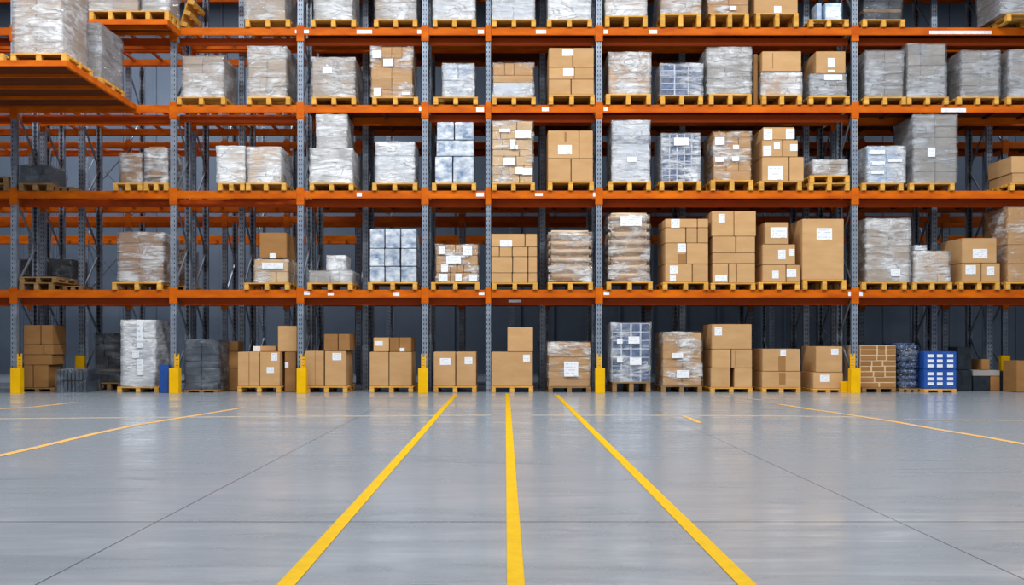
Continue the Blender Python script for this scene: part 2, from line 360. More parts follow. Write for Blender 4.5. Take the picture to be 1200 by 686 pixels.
def rack(D, xs, levels, label, decked, mids=(), lower=True, thin=(), top=TOPZ):
    t = empty('pallet_rack', (0, D, 0), label, 'pallet rack')
    bme = brace_mesh(RD, top)
    for i, x in enumerate(sorted(list(xs) + list(mids))):
        w = 0.105 if any(abs(x - q) < .02 for q in thin) else 0.125
        link('upright', post_mesh(w, h=top), t, (x, 0, 0))
        r = link('upright', post_mesh(w, h=top), t, (x, RD, 0)); r.scale.y = -1
        link('brace', bme, t, (x, 0, 0))
    for lv in levels:
        z = LZ[lv] + (0.06 if D > 25 and lv == 3 else 0)
        for i, (a, b) in enumerate(zip(xs, xs[1:])):
            L = b - a - 0.13; c = (a + b) / 2
            link('beam', beam_mesh(L, 'orange_paint'), t, (c, -0.012, z))
            r = link('beam', beam_mesh(L, 'orange_paint'), t, (c, RD + 0.012, z)); r.scale.y = -1
            if lower and (i, lv) not in ((3, 3), (7, 3)):
                link('lower_beam', beam_mesh(L, 'shaded_orange_paint'), t, (c, 0.24, z - 0.155))
            if decked(i, lv): link('deck', deck_mesh(L, RD - 0.1), t, (c, 0.05, z))
            else: add_bars(t, L, RD - 0.1, c, z)
        for x in xs: link('beam_connector', conn_mesh(0.056 if any(abs(x - q) < .02 for q in thin) else 0.076), t, (x, -0.012, z))
    return t
rackA = rack(DA, AX, (1, 2, 3, 4, 5), 'front orange and grey pallet rack holding all the loads in view',
             lambda i, lv: i >= 3 or (lv == 1), thin=(AX[5],))
BX = [x * DB / DA for x in AX]
mids = [PX(p, DB) for p in (95, 283, 428, 636, 800, 945, 1095, 1160)]
rackB = rack(DB, AX, (1, 2, 3, 4, 5), 'pallet rack standing back to back just behind the front orange rack',
             lambda i, lv: i >= 3 or lv == 1, mids=mids, lower=False)
CXS = [PX(p, DC) for p in (-140, 36, 150, 263, 336, 420, 541, 640, 760, 880, 1010, 1108, 1178, 1330)]
rackC = rack(DC, CXS, (1, 2, 3), 'grey and orange pallet rack beyond the rear aisle', lambda i, lv: i >= 4 and lv != 2, lower=False, top=8.6)
DXS = [PX(p, DD) for p in (-60, 100, 300, 455, 600, 760, 905, 1085, 1270)]
rackD = rack(DD, DXS, (2,), 'farthest pallet rack in front of the rear wall', lambda i, lv: False, lower=False, top=7.8)
# cross bracing rods on the rear-aisle rack
bm = bmesh.new()
for p0, p1, ya, yb in ((95, 148, 172, 232), (100, 148, 285, 340), (950, 1004, 365, 425)):
    for s in (0, 1):
        a, b = (p0, p1) if s == 0 else (p1, p0)
        bm_bar(bm, (PX(a, 25.9), 25.9 - DC - .0, PZ(ya, 25.9)), (PX(b, 25.9), 25.9 - DC - .0, PZ(yb, 25.9)), 0.035, 0.02)
link('cross_brace', mesh_of(bm, 'cross_brace', 'bare_steel'), rackC, (0, 0.25, 0))
# printed strips stuck on the front beams
def sticker(px0, px1, py0, py1, lv, low=False):
    D = DA - 0.014; w = PX(px1, D) - PX(px0, D); h = PZ(py0, D) - PZ(py1, D)
    dy = -0.016 if not low else 0.224
    bm = bmesh.new(); bm_box(bm, -w / 2, w / 2, 0, 0.003, 0, h)
    loc = Vector(((PX(px0, D) + PX(px1, D)) / 2, dy - 0.001, PZ(py1, D)))
    kind = 'lower_beam' if low else 'beam'
    host = min((c for c in rackA.children if c.name.split('.')[0] == kind and c.location.y < .3), key=lambda c: (abs(c.location.z - LZ[lv]) > .2, abs(c.location.x - loc.x)))
    link('location_label', mesh_of(bm, 'location_label', 'label_paper'), host, loc - host.location)
for a in ((418, 436, 35, 39.5, 4), (489, 495, 35, 39.5, 4), (560, 575 - 8, 35, 39.5, 4), (628, 640, 35, 39.5, 4), (707.5, 712, 35, 39.5, 4), (761, 770, 35, 39.5, 4),
          (1089, 1162, 36, 40, 4), (346, 349.5, 35, 39, 4), (355, 362, 35, 39, 4), (491, 495, 125, 130, 3), (558, 567, 126, 131, 3), (635, 643, 126, 130.5, 3), (707.5, 712, 126, 130, 3),
          (1103, 1132, 127, 131.5, 3), (418, 424, 226, 230.5, 2), (558, 567, 226, 230.5, 2), (627, 636, 226.5, 230, 2), (695, 698, 226, 230.5, 2),
          (356, 363, 341.5, 346, 1), (384, 391, 343, 346.5, 1), (461, 468, 342.5, 347, 1), (561, 567.5, 342.5, 346, 1), (707.5, 714, 342, 346, 1), (994, 997, 342, 347, 1), (1007, 1011, 342, 347, 1)):
    sticker(*a)
sticker(596, 611, 351, 354, 1, True)

# yellow column guards
def guard(px, D, label, ph=11, top=432, ztop=None):
    x = PX(px, D); w = ph * D / F; h = PZ(top, D) if ztop is None else ztop
    g = empty('column_guard', (x, D, 0), label, 'column guard', 'yellow guards at the feet of the rack uprights')
    bm = bmesh.new()
    bm_box(bm, -w / 2, w / 2, 0, 0.012, 0, h)
    for s in (-1, 1): bm_box(bm, s * w / 2 - (.012 if s > 0 else 0), s * w / 2 + (.012 if s < 0 else 0), 0.012, 0.20, 0, h)
    link('guard_body', mesh_of(bm, 'guard_body', 'yellow_paint', 0.003), g)
    bm = bmesh.new(); bm_box(bm, -w / 2 - .005, w / 2 + .005, 0.012, 0.24, 0, 0.010); link('base_plate', mesh_of(bm, 'base_plate', 'yellow_paint'), g)
    bm = bmesh.new(); n = 5; hs = (PZ(415, D) - PZ(top, D))
    for k in range(n):                                   # perforated riser: ladder of bars
        bm_box(bm, -w * .2, w * .2, 0.205, 0.215, h - 0.05 + k * hs / n, h - 0.05 + (k + .72) * hs / n)
    for s in (-1, 1): bm_box(bm, s * w * .2 - .012, s * w * .2 + .012, 0.20, 0.22, h - .2, h + hs)
    bm_box(bm, -w * .28, w * .28, 0.205, 0.215, h - .2, h - .05)
    link('riser', mesh_of(bm, 'riser', 'yellow_paint'), g)
for px, lab in ((17.5, 'yellow steel column guard beside the shaded brown cartons at the far left'),
                (203.5, 'yellow steel column guard between the small blue box and the smoke-wrapped load'),
                (353, 'yellow steel column guard just right of the upright tall brown carton'),
                (495.5, 'yellow steel column guard left of the labelled pair of cartons on the floor'),
                (703.5, 'yellow steel column guard between the tan wrapped load and the dark crates'),
                (1003, 'yellow steel column guard left of the low stack of bagged goods')):
    guard(px, 21.38, lab)
b = bmesh.new(); bm_box(b, -0.11, 0.11, 0, 0.06, 0, 0.235)
bm_box(b, -0.12, 0.12, -0.02, 0.08, 0, 0.012)
tag(link('guard_block', mesh_of(b, 'guard_block', 'yellow_paint', 0.006), None, (PX(991.5, 21.65), 21.65, 0)), 'low yellow guard block at the foot of the two-carton stack', 'guard')
for px, lab in ((93.5, 'shaded yellow post guard behind the black bottle packs'), (1178.5, 'shaded yellow post guard behind the grey slabs at right')):
    D = 23.0
    bm = bmesh.new(); bm_box(bm, -0.1, 0.1, 0, 0.012, 0, PZ(417, D))
    for s in (-1, 1): bm_box(bm, s * .1 - .006, s * .1 + .006, 0, 0.10, 0, PZ(417, D))
    bm_box(bm, -.12, .12, 0, .1, 0, .01)
    tag(link('post_guard', mesh_of(bm, 'post_guard', 'yellow_paint'), None, (PX(px, D), D, 0)), lab, 'post guard')

# ------------------------------------------------------------------ pallets
PH = 0.16
def pallet(px0, px1, D, z, label, h=PH, depth=1.15, wood='pallet_wood', nb=3, group='wooden pallets on the rack and floor', X=None):
    x0, x1 = (PX(px0, D), PX(px1, D)) if X is None else X
    w = x1 - x0; t = empty('wooden_pallet', ((x0 + x1) / 2, D, z), label, 'pallet', group)
    tb, bb = 0.026, 0.022
    dk = box_mesh('deck_board', wood, w, 0.145, tb, 0.003)
    for i in range(6): link('deck_board', dk, t, (0, i * (depth - 0.145) / 5, h - tb))
    st = box_mesh('stringer_board', wood, 0.09, depth, tb, 0.003)
    bl = box_mesh('block', wood, 0.095, 0.13, h - 2 * tb - bb, 0.004)
    bt = box_mesh('bottom_board', wood, 0.095, depth, bb, 0.003)
    for i in range(nb):
        x = -w / 2 + 0.05 + (w - 0.1) * i / (nb - 1)
        link('stringer_board', st, t, (x, 0, h - 2 * tb)); link('bottom_board', bt, t, (x, 0, 0))
        for j in range(3): link('block', bl, t, (x, j * (depth - 0.13) / 2, bb))
    return t

# ------------------------------------------------------------------ loads
ORD = ['zeroth', 'first', 'second', 'third', 'fourth', 'fifth', 'sixth', 'seventh', 'eighth', 'ninth', 'tenth', 'eleventh', 'twelfth',
       'thirteenth', 'fourteenth', 'fifteenth', 'sixteenth', 'seventeenth', 'eighteenth', 'nineteenth', 'twentieth']
SHELF = {0: 'floor', 1: 'lowest shelf', 2: 'second shelf', 3: 'third shelf', 4: 'top shelf'}
def spot(lv, n): return f'{ORD[n]} load from left on {SHELF[lv]}'
def put_label(parent, px0, py0, px1, py1, D, name='shipping_label', px=None):
    w = (px1 - px0) * D / F; h = (py1 - py0) * D / F
    bm = bmesh.new(); bm_box(bm, -w / 2, w / 2, -0.003, 0.001, 0, h)
    loc = Vector((PX((px0 + px1) / 2, D), D, PZ(py1, D))) - parent.location
    o = link(name, mesh_of(bm, name, 'label_paper'), parent, loc)
    return o
def wrapped(name, x0, x1, yt, zb, D, rows, cell, film, label, cat='wrapped load', depth=1.08, labels=(), seed=None, seamgap=0.008, amp=0.014, step=0.07, kind='carton', liner=None):
    """a load in stretch film: rows of packages (top row first), film over all"""
    seed = seed if seed is not None else random.random() * 50
    X0, X1 = PX(x0, D), PX(x1, D); Zt = PZ(yt, D); w = X1 - X0; H = Zt - zb
    t = empty(name, ((X0 + X1) / 2, D, zb), label, cat, 'shrink-wrapped pallet loads')
    if isinstance(rows, (list, tuple)):
        hs = [r[0] for r in rows]; tot = sum(hs); z = H
        rnd = random.Random(int(seed * 97))
        for hgt, cols, c in [(r[0], r[1], r[2] if len(r) > 2 else cell) for r in rows]:
            hh = H * hgt / tot; z -= hh
            cols = [1] * cols if isinstance(cols, int) else cols
            cw = [q * w / sum(cols) for q in cols]; x = -w / 2
            for q in cw:
                jit = rnd.uniform(-.004, .004)
                nm = 'sack' if kind == 'sack' else kind
                if kind == 'sack': me = sack_mesh(c, q + 0.01, depth, hh * 1.22, rnd.random() * 9)
                else: me = box_mesh(nm, c, q - seamgap, depth, hh - seamgap * .6, 0.007)
                link(nm, me, t, (x + q / 2, 0.0 + jit + .004, z + (.022 if kind == 'sack' else .002))); x += q
    if liner: link('liner', box_mesh('liner', liner, w - .02, depth - .03, H - .012, 0.004), t, (0, .011, .004))
    if film:
        link('stretch_film', film_mesh(w, depth + .01, H, film, seed, amp, step), t)
    for (a, b, c, d) in labels: put_label(t, a, b, c, d, D - 0.014 - amp * 1.2)
    return t
LEVEL_BASE = {1: LZ[1], 2: LZ[2], 3: LZ[3], 4: LZ[4], 0: 0.0}
DP = 21.74
def carton(x0, x1, yt, zb, D, label, mat='cardboard', depth=1.05, labels=(), tape=None, zt=None, group='loose brown cartons', cat='carton', kind='cardboard_box'):
    X0, X1 = PX(x0, D), PX(x1, D); Zt = PZ(yt, D) if zt is None else zt
    w = X1 - X0 - 0.008; h = Zt - zb - 0.006
    c = tag(link(kind, box_mesh('carton_body', mat, w, depth, h, 0.008, 2), None, ((X0 + X1) / 2, D, zb + 0.002)), label, cat, group)
    for l in labels: put_label(c, *l, D - 0.001)
    if tape is not None and tape != 'none':
        a, b, ty0, ty1 = tape
        tw = (b - a) * D / F; th = (ty1 - ty0) * D / F
        bm = bmesh.new(); bm_box(bm, -tw / 2, tw / 2, -0.0025, 0.0005, 0, th)
        link('tape', mesh_of(bm, 'tape', 'tape'), c, Vector((PX((a + b) / 2, D), D, PZ(ty1, D))) - c.location)
    return c
def rowname(i, n):
    if n == 1: return ''
    if n == 2: return ('top', 'bottom')[i]
    if n == 3: return ('top', 'middle', 'bottom')[i]
    return (['top', 'second', 'third', 'fourth', 'fifth', 'bottom'][i] + ' row' if i < n - 1 else 'bottom row')
def colname(i, n):
    if n == 1: return ''
    if n == 2: return ('left', 'right')[i]
    if n == 3: return ('left', 'middle', 'right')[i]
    return ('far left', 'inner left', 'inner right', 'far right')[i]
def stack(lv, n, rows, labels=(), D=DP + .03, ybase=None, depth=1.05, mat='cardboard', tapes=(), colour='brown', base=None):
    """loose cartons; rows = [(y_top, y_bottom, [x edges or (x0,x1) spans])], top row first; bottom row rests on zb"""
    zb = base
    zs = []
    nr = len(rows); z0 = zb; out = []
    zt_of = [PZ(r[0], D) for r in rows]
    for ri in range(nr):
        yt, yb, spans = rows[ri][:3]
        m = rows[ri][3] if len(rows[ri]) > 3 else mat
        zlow = zb if ri == nr - 1 else zt_of[ri + 1]
        for ci, (a, b) in enumerate(spans):
            ls = [l for l in labels if a <= (l[0] + l[2]) / 2 < b and yt <= (l[1] + l[3]) / 2 < yb]
            tp = [q for q in tapes if a <= (q[0] + q[1]) / 2 < b and yt <= (q[2] + q[3]) / 2 < yb]
            place = (rowname(ri, nr) + ' ' + colname(ci, len(spans))).strip()
            lab = f'{colour} carton' + (' with white label' if ls else '') + (f', {place} of ' if place else ' forming ') + spot(lv, n)
            out.append(carton(a, b, yt, zlow, D, lab, m, depth, ls, tp[0] if tp else None, zt=zt_of[ri]))
    return out
def P(lv, n, a, b, short, h=PH, D=DP, wood='pallet_wood', nb=3, depth=1.15, z=None):
    return pallet(a, b, D, (LEVEL_BASE[lv] if z is None else z) + 0.001, f'wooden pallet under the {short}, {spot(lv, n)}', h, depth, wood, nb)
def Wr(lv, n, pal, x0, x1, yt, rows, cell, film, look, short, labels=(), h=PH, D=DP + .035, **kw):
    P(lv, n, pal[0], pal[1], short, h, wood=kw.pop('wood', 'pallet_wood'))
    return wrapped(kw.pop('name', 'wrapped_load'), x0, x1, yt, LEVEL_BASE[lv] + h + 0.003, D, rows, cell, film, f'{look}, {spot(lv, n)}', labels=labels, **kw)
def R(n, cols, **k): return [(1, cols)] * n
T = 'cardboard_taupe'; GR = 'cardboard_grey'; CB = 'cardboard'; PL = 'cardboard_pale'; DK = 'cardboard_dark'; WH = 'white_carton'; SV = 'silver_wrap'

def silver(lv, n, rows):
    for ri, (yt, yb, spans) in enumerate(rows):
        zlow = LEVEL_BASE[lv] + PH + .003 if ri == len(rows) - 1 else PZ(rows[ri + 1][0], DP + .035) + .001
        for ci, (a, b) in enumerate(spans):
            place = (rowname(ri, len(rows)) + ' ' + colname(ci, len(spans))).strip()
            carton(a, b, yt + (.5 if ri else 0), zlow, DP + .035 + .006 * ((ri + ci) % 3), f'silver blue wrapped package, {place} of {spot(lv, n)}', SV, 1.0, group='silver blue wrapped packages', cat='package', kind='wrapped_package')
# ---- top shelf (loads run out of the frame)
TP = -26
Wr(4, 2, (287, 340), 287, 334, TP, R(4, 2), T, 'film_light', 'grey brown film-wrapped cartons', 'grey brown cartons')
Wr(4, 3, (364, 417), 369, 412, TP, R(4, 2), GR, 'film_milky', 'white film-wrapped cartons', 'white wrapped cartons')
Wr(4, 4, (438, 489), 440, 487, TP + 4, R(4, 2), T, 'film_light', 'grey brown cartons in scratched film', 'grey brown cartons')
Wr(4, 5, (507, 558), 508, 556, TP, R(5, 1), WH, 'film_milky', 'layered silver white wrapped packages', 'silver white packages')
Wr(4, 6, (576.5, 628), 577, 626, TP, R(5, 2), WH, 'film_milky', 'white wrapped load with seam down its middle', 'white wrapped load')
Wr(4, 7, (641, 694), 643, 692, TP, R(5, 1), WH, 'film_milky', 'white wrapped load left of a rack upright', 'white wrapped load')
Wr(4, 8, (709, 759), 710, 757, TP, R(4, 2), PL, 'film_milky', 'cream and white wrapped cartons', 'cream wrapped cartons', h=.235)
Wr(4, 9, (774, 822), 775, 821, TP, R(4, [3, 2]), CB, 'film_light', 'tan cartons in white film', 'tan wrapped cartons', h=.275)
Wr(4, 10, (833, 878), 830, 877, TP, [(1, 2), (1, [1, 2]), (1, 2), (1, 2)], CB, 'film_clear', 'brown cartons in clear film with white label', 'brown cartons', h=.28, labels=[(855, 7, 863, 12)])
Pz = P(4, 11, 886, 936, 'large brown carton', .29)
carton(884, 935, TP, LZ[4] + .292, DP + .03, 'large brown carton with white label, ' + spot(4, 11), CB, 1.05, [(907, 7, 915.5, 15)], None)
P(4, 12, 948, 995, 'two pale blue canisters')
for a, b, yt, lab in ((957, 963, 3, 'narrow pale blue canister, left half of '), (967, 986, 3, 'wide pale blue canister with label, right half of ')):
    carton(a, b, yt, LZ[4] + PH + .002, DP + .06, lab + spot(4, 12), 'pale_blue_carton', .4, [(968.5, 8, 984, 20)] if a > 960 else (), group='pale blue canisters', cat='canister', kind='canister')
Wr(4, 13, (1011, 1061), 1012, 1057, TP + 10, [(1, 3), (1, 3), (1, 3), (.5, 1, 'old_wood'), (1, 3)], 'black_plastic', 'film_smoke', 'dark stacked crates in thin film', 'dark stacked crates', kind='crate')
pallet(1180, 1245, 21.35, LZ[4] + .001, 'wooden pallet under the grey load, fourteenth load from left on top shelf')
wrapped('wrapped_load', 1173, 1240, TP, LZ[4] + PH + .003, 21.4, R(4, 2), GR, 'film_grey', 'grey film-wrapped load at the right edge, ' + spot(4, 14))

t = pallet(0, 0, 22.2, 0, 'wooden pallet standing on edge behind the left upright of top shelf', .15, .8, X=(-.3, .3))
t.location = (PX(227, 22.2), 21.95, LZ[4] + .345); t.rotation_euler = (0, math.radians(-72), 0)
# ---- third shelf
Wr(3, 1, (207, 264), 214, 261, 66, R(5, 2), T, 'film_light', 'grey tan layered cartons in film', 'grey tan cartons')
Wr(3, 2, (289, 340), 291, 335, 55, R(5, 2), T, 'film_light', 'tall grey tan cartons in film', 'tall grey tan cartons')
Wr(3, 3, (365, 417), 366, 415, 68, R(3, 2), T, 'film_light', 'grey tan cartons with a white label', 'labelled grey tan cartons', labels=[(378, 79, 389, 86)])
Wr(3, 4, (436, 490), 435, 483, 55, [(1, [1, 1, 1, 1]), (.8, [1, 1, .8, .8]), (1, 2), (1, 2), (.7, [1, 1, 1, 1])], CB, 'film_clear', 'brown cartons with three white labels', 'brown labelled cartons',
   [(436.5, 59, 447, 68), (449, 69, 460, 77.5), (438, 103, 447, 112), (471, 108, 481, 111)])
Wr(3, 5, (508, 560), 519, 555, 75, [(1, 2), (1, 1)], SV, 'film_light', 'small silver blue wrapped packages', 'silver blue packages')
Wr(3, 6, (576.5, 628), 578, 625, 74, [(1, [1.2, 1, 2]), (.6, 1), (1.2, 1, WH)], CB, 'film_clear', 'tan cartons over a white wrapped bottom layer', 'tan and white layers')
P(3, 7, 643, 697, 'unwrapped brown cartons', .21)
stack(3, 7, [(56, 79, [(643, 671), (671, 696)]), (79, 93, [(643, 673), (673, 696)]), (93, 112, [(643, 669), (669.5, 696)])],
      [(659, 58, 672, 65.5), (660, 80, 672.5, 89)], base=LZ[3] + .212)
Wr(3, 8, (710, 763), 714, 762, 62, [(1, 1), (1, 2), (1, [1, 2]), (.9, 2)], CB, 'film_light', 'brown cartons in bright white film', 'white filmed cartons', h=.22)
Wr(3, 9, (774, 824), 774.5, 823, 75, R(5, 3), 'navy_plastic', 'film_glint', 'blue and white wrapped crates', 'blue wrapped crates', h=.2, seamgap=.028, kind='crate', liner=WH)
Wr(3, 10, (831, 881), 829, 880, 56, R(3, [2, 3]), GR, 'film_light', 'tall pale grey wrapped load', 'tall pale grey load', h=.22)
P(3, 11, 893, 940, 'half-wrapped brown cartons', .21)
carton(893, 939, 60, LZ[3] + .21 + .50, DP + .03, 'brown carton on a wrapped layer, top of ' + spot(3, 11), CB, 1.05, [], (905, 906, 62, 80))
wrapped('wrapped_load', 893, 939, 86, LZ[3] + .213, DP + .035, [(1, [2, 2]), (1, 1)], CB, 'film_light', 'film-wrapped tan layer under a brown carton, bottom of ' + spot(3, 11), amp=.01)
carton(883, 888, 63, LZ[3] + .002, DP + .2, 'narrow tall brown carton standing left of the eleventh load on third shelf', DK, .8)
P(3, 12, 948, 996, 'low grey wrapped layer', .175)
wrapped('wrapped_load', 950, 991.5, 87.5, LZ[3] + .178, DP + .035, [(1, [3, 1]), (1, 1)], GR, 'film_grey', 'low grey wrapped layer under brown carton, bottom of ' + spot(3, 12), labels=[(966, 87.5, 987, 94)], amp=.01)
carton(956, 991, 60, PZ(87.5, DP + .035) + .03, DP + .06, 'brown carton with white label, top of ' + spot(3, 12), CB, .9, [(970, 68, 978.5, 79), (970, 82, 978, 84)])
Wr(3, 13, (1013, 1062), 1015, 1058, 60, R(4, 2), GR, 'film_grey', 'grey wrapped cartons beside a rack upright', 'grey wrapped cartons')
Wr(3, 14, (1063, 1112), 1064, 1108, 52, R(5, [1, 2]), GR, 'film_grey', 'tallest grey wrapped cartons', 'tallest grey cartons')
Wr(3, 15, (1122, 1171), 1127, 1171, 60, R(4, 2), GR, 'film_grey', 'grey wrapped cartons with bright film streaks', 'grey streaked cartons')
Wr(3, 16, (1180, 1232), 1183, 1230, 59, R(4, 2), GR, 'film_grey', 'grey wrapped cartons cut by the right edge', 'grey wrapped cartons')

# ---- second shelf
P(2, 1, 21.5, 60, 'dark wrapped bundle', wood='old_wood', D=21.74)
wrapped('wrapped_load', 24, 58, 194, LZ[2] + PH + .003, DP + .1, [(1, [1, 1.3, .8]), (1, [2, 1])], 'smoke_plastic', 'film_smoke', 'low dark scruffy wrapped bundle, ' + spot(2, 1), depth=.8, amp=.03)
pallet(64, 86, 21.9, LZ[2] + .001, 'small old wooden pallet beside the dark bundle on second shelf', .1, .8, 'old_wood')
pallet(-46, 9.5, DP, LZ[2] + .001, 'lower wooden pallet cut by the left edge on second shelf', wood='old_wood')
pallet(-45, 9, DP + .02, LZ[2] + PH + .002, 'upper wooden pallet cut by the left edge on second shelf', .14, 1.1, 'old_wood')
P(2, 2, 132, 166.5, 'taupe wrapped pair', wood='pallet_wood')
wrapped('wrapped_load', 141, 165, 180, LZ[2] + PH + .003, DP + .035, R(3, 1), DK, 'film_light', 'brown wrapped load with flat top, ' + spot(2, 2), amp=.014)
P(2, 3, 168, 197, 'rounded wrapped load', wood='pallet_wood')
wrapped('wrapped_load', 171, 194.5, 174.5, LZ[2] + PH + .003, DP + .035, [(.6, 1), (1, 1), (1, 1)], DK, 'film_light', 'brown wrapped load with bulging top, ' + spot(2, 3), amp=.02, kind='sack')
Wr(2, 4, (255, 286.5), 255, 286, 172, R(3, 1), PL, 'film_milky', 'cream wrapped cartons, single column', 'cream wrapped cartons')
Wr(2, 5, (288, 335), 290.5, 328, 173, R(3, 2), PL, 'film_milky', 'cream wrapped cartons with grey side film', 'cream wrapped cartons')
P(2, 6, 362.5, 414, 'two-tier white load')
wrapped('wrapped_load', 364, 412, 175, LZ[2] + PH + .003, DP + .035, R(2, 2), GR, 'film_milky', 'white wrapped cartons, lower tier of ' + spot(2, 6))
wrapped('wrapped_load', 371.5, 406, 135, PZ(175, DP + .035) + .03, DP + .05, R(3, 1), GR, 'film_milky', 'white wrapped cartons, upper tier of ' + spot(2, 6), depth=.95)
Wr(2, 7, (436, 489), 441, 485, 167, R(3, 2), WH, 'film_milky', 'bright white wrapped cartons with central seam', 'bright white cartons')
P(2, 8, 506, 558, 'silver blue packages')
silver(2, 8, [(143, 164, [(512, 532), (533, 555)]), (164, 183, [(511.5, 555)]), (183, 214, [(510, 530), (531, 555)])])
Wr(2, 9, (576.5, 627), 577, 624.5, 142, [(1, [1, 2, 2]), (.9, [1, 2, 2]), (1.1, [1, 1, 2]), (.7, [3, 1.5]), (1, [1.4, 1.4, 2]), (.95, [1.2, 1, 1, 1, 1.2]), (.9, [1.2, 2, 1.6])], PL, 'film_clear', 'tall pale cartons with many white labels', 'pale labelled cartons',
   [(585, 151, 598, 155), (604, 153, 622, 162), (603, 170, 607, 175), (590, 185, 604, 194), (604, 196, 612, 204), (612, 197, 624, 205), (598, 163.5, 604, 175)], seamgap=.012)
P(2, 10, 642, 696, 'unwrapped brown cartons', .19)
stack(2, 10, [(153, 186, [(642, 678.5), (678.8, 695)]), (186, 213, [(642, 669), (669.5, 695)])], [(654, 170, 670, 181)], base=LZ[2] + .192, tapes=[(661.5, 664, 155, 166)])
Wr(2, 11, (713, 763), 718, 761, 142, [(1.2, 1), (.7, 2, 'navy_plastic'), (2.2, 1), (1, 1)], WH, 'film_light', 'tall white wrapped load with blue windows', 'tall white blue load', [(735, 184, 746, 190)], h=.19)
Wr(2, 12, (773, 822), 776, 819.5, 157, R(7, 5), 'navy_plastic', 'film_glint', 'dark blue wrapped crates with white label', 'dark blue crates', [(790, 161.5, 807, 170.5)], h=.195, seamgap=.024, kind='crate', liner=WH)
Wr(2, 13, (833, 883), 836.5, 880, 155, [(.5, [1, 2]), (1, 3), (.7, 3), (1, 3), (.6, 3), (.9, 1)], CB, 'film_clear', 'tan layered cartons with white strips', 'tan layered cartons', [(838, 161, 849, 170), (859, 170, 866, 175), (838, 184, 849, 190), (858, 184, 866, 189)], h=.22)
P(2, 14, 890, 940, 'three-tier brown cartons', .2)
stack(2, 14, [(149, 164, [(894, 931)]), (164, 184, [(893, 917), (917.4, 935)]), (184, 212, [(893, 924.5), (925, 942)])],
      [(895, 151, 905, 164), (921, 151, 931, 163), (894.5, 171, 904, 183), (907, 167, 914, 175), (926, 169, 934.5, 177), (900, 195, 917, 211)], base=LZ[2] + .202)
P(2, 15, 948, 996, 'low brown wrapped layer')
pallet(949, 996, DP, LZ[2] + PH + .002, 'upper wooden pallet of the two stacked under the low load on second shelf')
wrapped('wrapped_load', 954, 992.5, 188, LZ[2] + 2 * PH + .005, DP + .035, R(4, 1), T, 'film_light', 'low brown wrapped slabs, ' + spot(2, 15), amp=.01)
Wr(2, 16, (1010, 1059), 1017, 1060, 172, R(3, 2), 'pale_blue_carton', 'film_light', 'white and pale blue printed cartons', 'pale blue cartons', [(1019, 176, 1037, 181), (1022, 189, 1037, 193), (1041, 187, 1057, 190), (1021, 200, 1036, 204)])
Wr(2, 17, (1066, 1119), 1071, 1121, 135, R(6, [1, 1]), GR, 'film_grey', 'tall grey wrapped cartons with white label', 'tall grey cartons', [(1087, 173, 1096, 184)])
P(2, 18, 1184, 1236, 'unwrapped brown cartons')
stack(2, 18, [(183, 203, [(1185, 1234)]), (203, 214, [(1186, 1210), (1210.4, 1234)])], base=LZ[2] + PH + .002)

# ---- lowest shelf
P(1, 1, 22.5, 62, 'old timber boards', wood='old_wood', D=DP + .05)
pallet(23, 66, DP + .08, LZ[1] + PH + .002, 'upper old wooden pallet stacked at the left end of lowest shelf', .12, 1.1, 'old_wood')
pallet(73, 97, DP + .5, LZ[1] + .001, 'small old wooden pallet right of the stacked old pallets on lowest shelf', .11, .6, 'old_wood')
wrapped('wrapped_load', 24, 45, 304, LZ[1] + .003, DB + .1, R(2, 2), 'black_plastic', 'film_smoke', 'dark crates in shade at far left behind the old pallets, lowest shelf', depth=.9, kind='crate')
wrapped('wrapped_load', 58, 84, 304, LZ[1] + .003, DB + .1, R(2, 2), 'black_plastic', 'film_smoke', 'wider dark crates in shade behind the right end of the old pallets, lowest shelf', depth=.9, kind='crate')
Wr(1, 2, (131, 189), 139, 190, 273, R(5, [1, 1.1]), DK, 'film_light', 'brown cartons with white film at the base', 'brown wrapped cartons')
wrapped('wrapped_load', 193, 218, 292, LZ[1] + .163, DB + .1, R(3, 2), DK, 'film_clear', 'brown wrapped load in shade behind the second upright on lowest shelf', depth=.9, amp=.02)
pallet(190, 220, DB + .06, LZ[1] + .001, 'wooden pallet under the shaded brown load behind the second upright', .16, 1.0)
P(1, 3, 286, 339, 'three-tier brown cartons', .15)
zb = LZ[1] + .152
wrapped('wrapped_load', 298, 337, 304, zb, DP + .035, [(1, 1), (.9, [2, 1])], PL, 'film_clear', 'tan wrapped cartons, lower tier of ' + spot(1, 3), amp=.012, labels=[(307, 308, 332, 315)])
carton(304, 336, 272.5, PZ(304, DP + .035) + .03, DP + .06, 'brown carton with white label, top of ' + spot(1, 3), DK, 1.0, [(316, 297, 323, 303)])
P(1, 4, 360, 413, 'low grey cartons', .15)
wrapped('wrapped_load', 362, 412, 318, zb, DP + .035, [(1, [1, 1])], GR, 'film_light', 'low grey wrapped cartons, lower tier of ' + spot(1, 4), amp=.01)
wrapped('wrapped_load', 383.5, 404, 300, PZ(318, DP + .035) + .025, DP + .05, [(1, 1)], GR, 'film_milky', 'small white wrapped carton, upper tier of ' + spot(1, 4), depth=.8, amp=.01)
P(1, 5, 431, 489, 'silver blue packages')
silver(1, 5, [(268, 291, [(433.5, 450.5), (451.5, 469), (470, 488)]), (291, 312, [(433.5, 450.5), (450.9, 468.4), (470, 488)]), (312, 332, [(433.5, 450.5), (451.5, 469), (470, 488)])])
